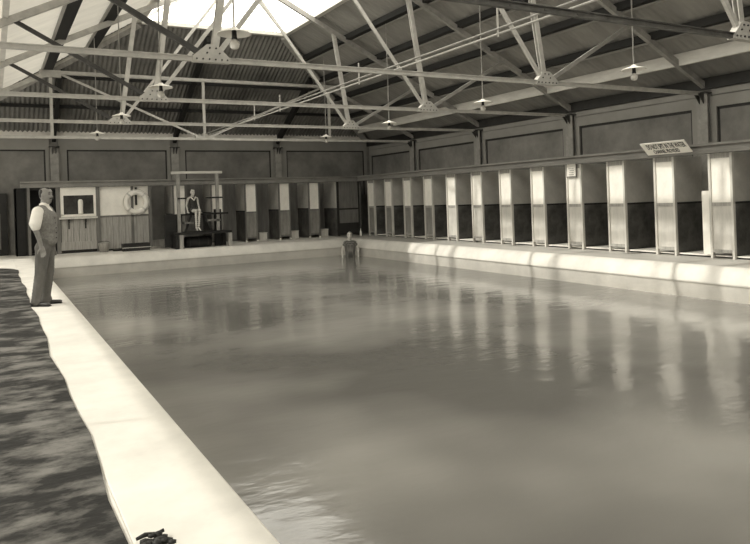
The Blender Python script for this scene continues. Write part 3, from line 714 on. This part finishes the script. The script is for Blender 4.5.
# hair, brows, moustache, eyes
def hair_cap(c, turn, s, mat_, parent, extra=()):
    P = lambda x, y, z: rot_z((c[0]+x*s, c[1]+y*s, c[2]+z*s), c, turn)
    segs = [(P(-.03, 0, .085), .048*s, P(.035, 0, .098), .034*s), (P(-.055, 0, .06), .056*s, P(-.066, 0, -.015), .042*s), (P(-.03, .045, .05), .046*s, P(-.035, .052, -.0), .034*s), (P(-.03, -.045, .05), .046*s, P(-.035, -.052, -.0), .034*s)]+[(P(*a), ra_*s, P(*b_), rb_*s) for a, ra_, b_, rb_ in extra]
    return blob('hair', mat_, parent, segs, (), vox=.009, smooth=3)
hair_cap(hc, tn, 1.02, M['hair'], man)
def face_bits(P, s, parent, moustache):
    if moustache: blob('moustache', M['hair'], parent, [(P(.100, 0, -.040), .010*s, P(.088, .034, -.05), .006*s), (P(.100, 0, -.040), .010*s, P(.088, -.034, -.05), .006*s)], (), .005, 1)
    for y in (-.032, .032):
        MB().tube([P(.089, y-.017, .043), P(.094, y, .048), P(.087, y+.017, .043)], .0045*s, 6).build('eyebrow', M['hair'], parent, True)
        MB().ico(P(.083, y, .022), .012*s, (.7, 1, .7)).build('eye', M['black'], parent, True)
face_bits(HP, 1.02, man, True)
# shirt: sleeves rolled above the elbow and a collar
blob('shirt', M['shirt'], man, [((-.01, -.13, 1.41), .092, (-.01, .13, 1.41), .092), ((-.03, -.19, 1.42), .088, (-.04, -.28, 1.25), .088), ((-.02, .19, 1.42), .088, (-.065, .255, 1.17), .08),
     ((0, 0, 1.40), .125, (.02, 0, 1.02), .13), ((-.01, 0, 1.47), .072, (.005, 0, 1.525), .068), ((-.035, -.285, 1.23), .078, (-.035, -.285, 1.20), .070), ((-.065, .255, 1.155), .07, (-.06, .253, 1.125), .072)], (), .012, 4)
# waistcoat
blob('waistcoat', M['vest'], man, [((-.005, -.115, 1.43), .100, (-.01, -.075, 1.44), .09), ((-.005, .115, 1.43), .100, (-.01, .075, 1.44), .09), ((.015, -.085, 1.34), .138, (.015, .085, 1.34), .138), ((.02, -.075, 1.25), .14, (.02, .075, 1.25), .14), ((.025, -.06, 1.15), .138, (.025, .06, 1.15), .138), ((.035, -.05, 1.05), .128, (.035, .05, 1.05), .128), ((.045, -.05, .985), .115, (.045, .05, .985), .115)], (), .012, 9)
b = MB()
for i in range(5): b.ico((.150+.012*(i < 3)-.006*(i == 4), -.0, 1.02+i*.075), .010, (1, 1, 1), 1)
b.build('buttons', M['black'], man)
blob('collar', M['shirt'], man, [((.0, -.045, 1.515), .024, (.055, -.02, 1.475), .022), ((.0, .045, 1.515), .024, (.055, .02, 1.475), .022), ((-.045, -.03, 1.53), .022, (-.045, .03, 1.53), .022), ((-.04, -.035, 1.53), .022, (.0, -.05, 1.515), .022), ((-.04, .035, 1.53), .022, (.0, .05, 1.515), .022), ((.1, 0, 1.41), .022, (.06, 0, 1.47), .03)], (), .008, 2)
# trousers
blob('trousers', M['trousers'], man, [((.02, -.06, .98), .118, (.02, .06, .98), .118), ((-.01, -.085, .88), .115, (.0, .085, .88), .115), ((0, -.09, .86), .112, (-.005, -.10, .50), .085), ((.0, .09, .86), .112, (.045, .10, .50), .085),
      ((-.005, -.10, .50), .085, (-.035, -.11, .10), .072), ((.045, .10, .50), .085, (.03, .11, .10), .072), ((-.035, -.11, .09), .074, (-.01, -.11, .075), .07), ((.03, .11, .09), .074, (.055, .11, .075), .07)], (), .012, 4)
for (x, y, a) in ((-.03, -.11, -.25), (.035, .115, .15)):
    sh = blob('shoe', M['leather'], man, [((-.05, 0, .045), .04, (.06, 0, .045), .038), ((.06, 0, .04), .036, (.20, .0, .032), .036, (1, 1.15, .75)), ((-.01, 0, .07), .045, (-.01, 0, .11), .045)], (), .008, 2)
    MB().box(-.09, .235, -.036, .036, 0, .016).build('sole', M['black'], sh, bevel=.012)
    sh.location = (x, y, 0.0); sh.rotation_euler.z = a

for o in man.children:
    if o.name.startswith('shoe'): continue
    for v in o.data.vertices: v.co.x += .10*min(1, max(0, v.co.z)/.95)
# --- girl seated on the diving stand; faces the pool (local +x forward)
girl = empty('person', (5.84, 22.92, 1.14), 'young woman in a dark swimsuit sitting on the diving stand', 'person', rz=math.radians(-80))
hc = (.02, 0, .70); gt = .1
hs, hb, HP = head_parts(hc, gt, .92)
body = hs+[((0, 0, .5), .05, (.0, 0, .58), .045), ((0, -.11, .50), .055, (0, .11, .50), .055), ((0, 0, .45), .105, (0, 0, .28), .085), ((0, 0, .25), .09, (-.01, 0, .12), .11), ((0, -.08, .085), .085, (0, .08, .085), .085),
     ((0, -.08, .08), .078, (.36, -.06, .085), .056), ((0, .08, .08), .078, (.36, .07, .085), .056), ((.36, -.06, .075), .052, (.30, -.03, -.47), .036), ((.36, .07, .075), .052, (.33, .04, -.48), .036),
     ((.30, -.03, -.47), .032, (.40, -.04, -.56), .024), ((.33, .04, -.48), .032, (.43, .05, -.56), .024), ((.40, -.04, -.56), .024, (.43, -.04, -.565), .018), ((.43, .05, -.56), .024, (.46, .05, -.565), .018),
     ((0, -.16, .49), .045, (-.02, -.215, .27), .036), ((-.02, -.215, .27), .034, (.07, -.21, .06), .023), ((0, .16, .49), .045, (-.02, .215, .27), .036), ((-.02, .215, .27), .034, (.07, .21, .06), .023)]
body += hand((.07, -.21, .05), (.9, -.1, -.35), (0, 1, 0), .85, .3)+hand((.07, .21, .05), (.9, .1, -.35), (0, -1, 0), .85, -.3)
blob('body', M['skin'], girl, body, hb, .0095, 2)
hair_cap(hc, gt, .95, M['hair'], girl, [((-.05, .04, 0), .04, (-.05, .045, -.07), .035), ((-.05, -.04, 0), .04, (-.05, -.045, -.07), .035)])
face_bits(HP, .92, girl, False)
blob('swimsuit', M['swim'], girl, [((0, -.09, .485), .065, (0, .09, .485), .065), ((0, 0, .44), .118, (0, 0, .28), .098), ((0, 0, .25), .102, (-.01, 0, .12), .122), ((0, -.08, .09), .098, (0, .08, .09), .098), ((0, -.08, .09), .09, (.14, -.075, .09), .082), ((0, .08, .09), .09, (.14, .075, .09), .082)], (), .011, 3)
MB().tube([(.02, -.10, .555), (.085, -.05, .50), (.118, 0, .43), (.085, .05, .50), (.02, .10, .555)], [.016, .022, .018, .022, .016], 8).build('collar', M['shirt'], girl, True)

# --- bather standing in the water
bt = empty('person', (10.80, 21.2, -1.65), 'bather in a striped costume standing waist deep by the far wall', 'person', rz=math.radians(-115))
hc = (.02, 0, 1.82)
hs, hb, HP = head_parts(hc, 0, 1.1)
body = hs+[((0, 0, 1.60), .055, (0, 0, 1.70), .052), ((0, -.13, 1.57), .07, (0, .13, 1.57), .07), ((0, -.04, 1.48), .125, (0, .04, 1.3), .12), ((0, 0, 1.25), .13, (0, 0, 1.05), .14), ((0, -.08, 1.0), .1, (0, .08, 1.0), .1),
     ((0, -.1, .95), .09, (0, -.1, .1), .05), ((0, .1, .95), .09, (0, .1, .1), .05), ((-.02, -.1, .04), .04, (.14, -.1, .03), .03), ((-.02, .1, .04), .04, (.14, .1, .03), .03),
     ((0, -.19, 1.56), .058, (-.04, -.28, 1.30), .046), ((-.04, -.28, 1.30), .043, (.06, -.27, 1.06), .03), ((0, .19, 1.56), .058, (-.04, .28, 1.30), .046), ((-.04, .28, 1.30), .043, (.06, .27, 1.06), .03)]
body += hand((.06, -.27, 1.06), (.2, 0, -1), (1, 0, 0), 1, .4)+hand((.06, .27, 1.06), (.2, 0, -1), (1, 0, 0), 1, -.4)
blob('body', M['skin'], bt, body, hb, .0105, 2)
hair_cap(hc, 0, 1.1, M['hair_lt'], bt); face_bits(HP, 1.1, bt, False)
blob('swimsuit', M['stripe'], bt, [((0, -.12, 1.565), .092, (0, .12, 1.565), .092), ((0, -.06, 1.48), .14, (0, -.05, 1.3), .132), ((0, .06, 1.48), .14, (0, .05, 1.3), .132), ((0, -.03, 1.25), .14, (0, -.03, 1.05), .15), ((0, .03, 1.25), .14, (0, .03, 1.05), .15), ((0, -.08, 1.0), .112, (0, .08, 1.0), .112), ((0, -.1, .98), .1, (0, -.1, .8), .09), ((0, .1, .98), .1, (0, .1, .8), .09), ((0, -.17, 1.57), .07, (-.01, -.20, 1.50), .066), ((0, .17, 1.57), .07, (-.01, .20, 1.50), .066)], (), .012, 3)
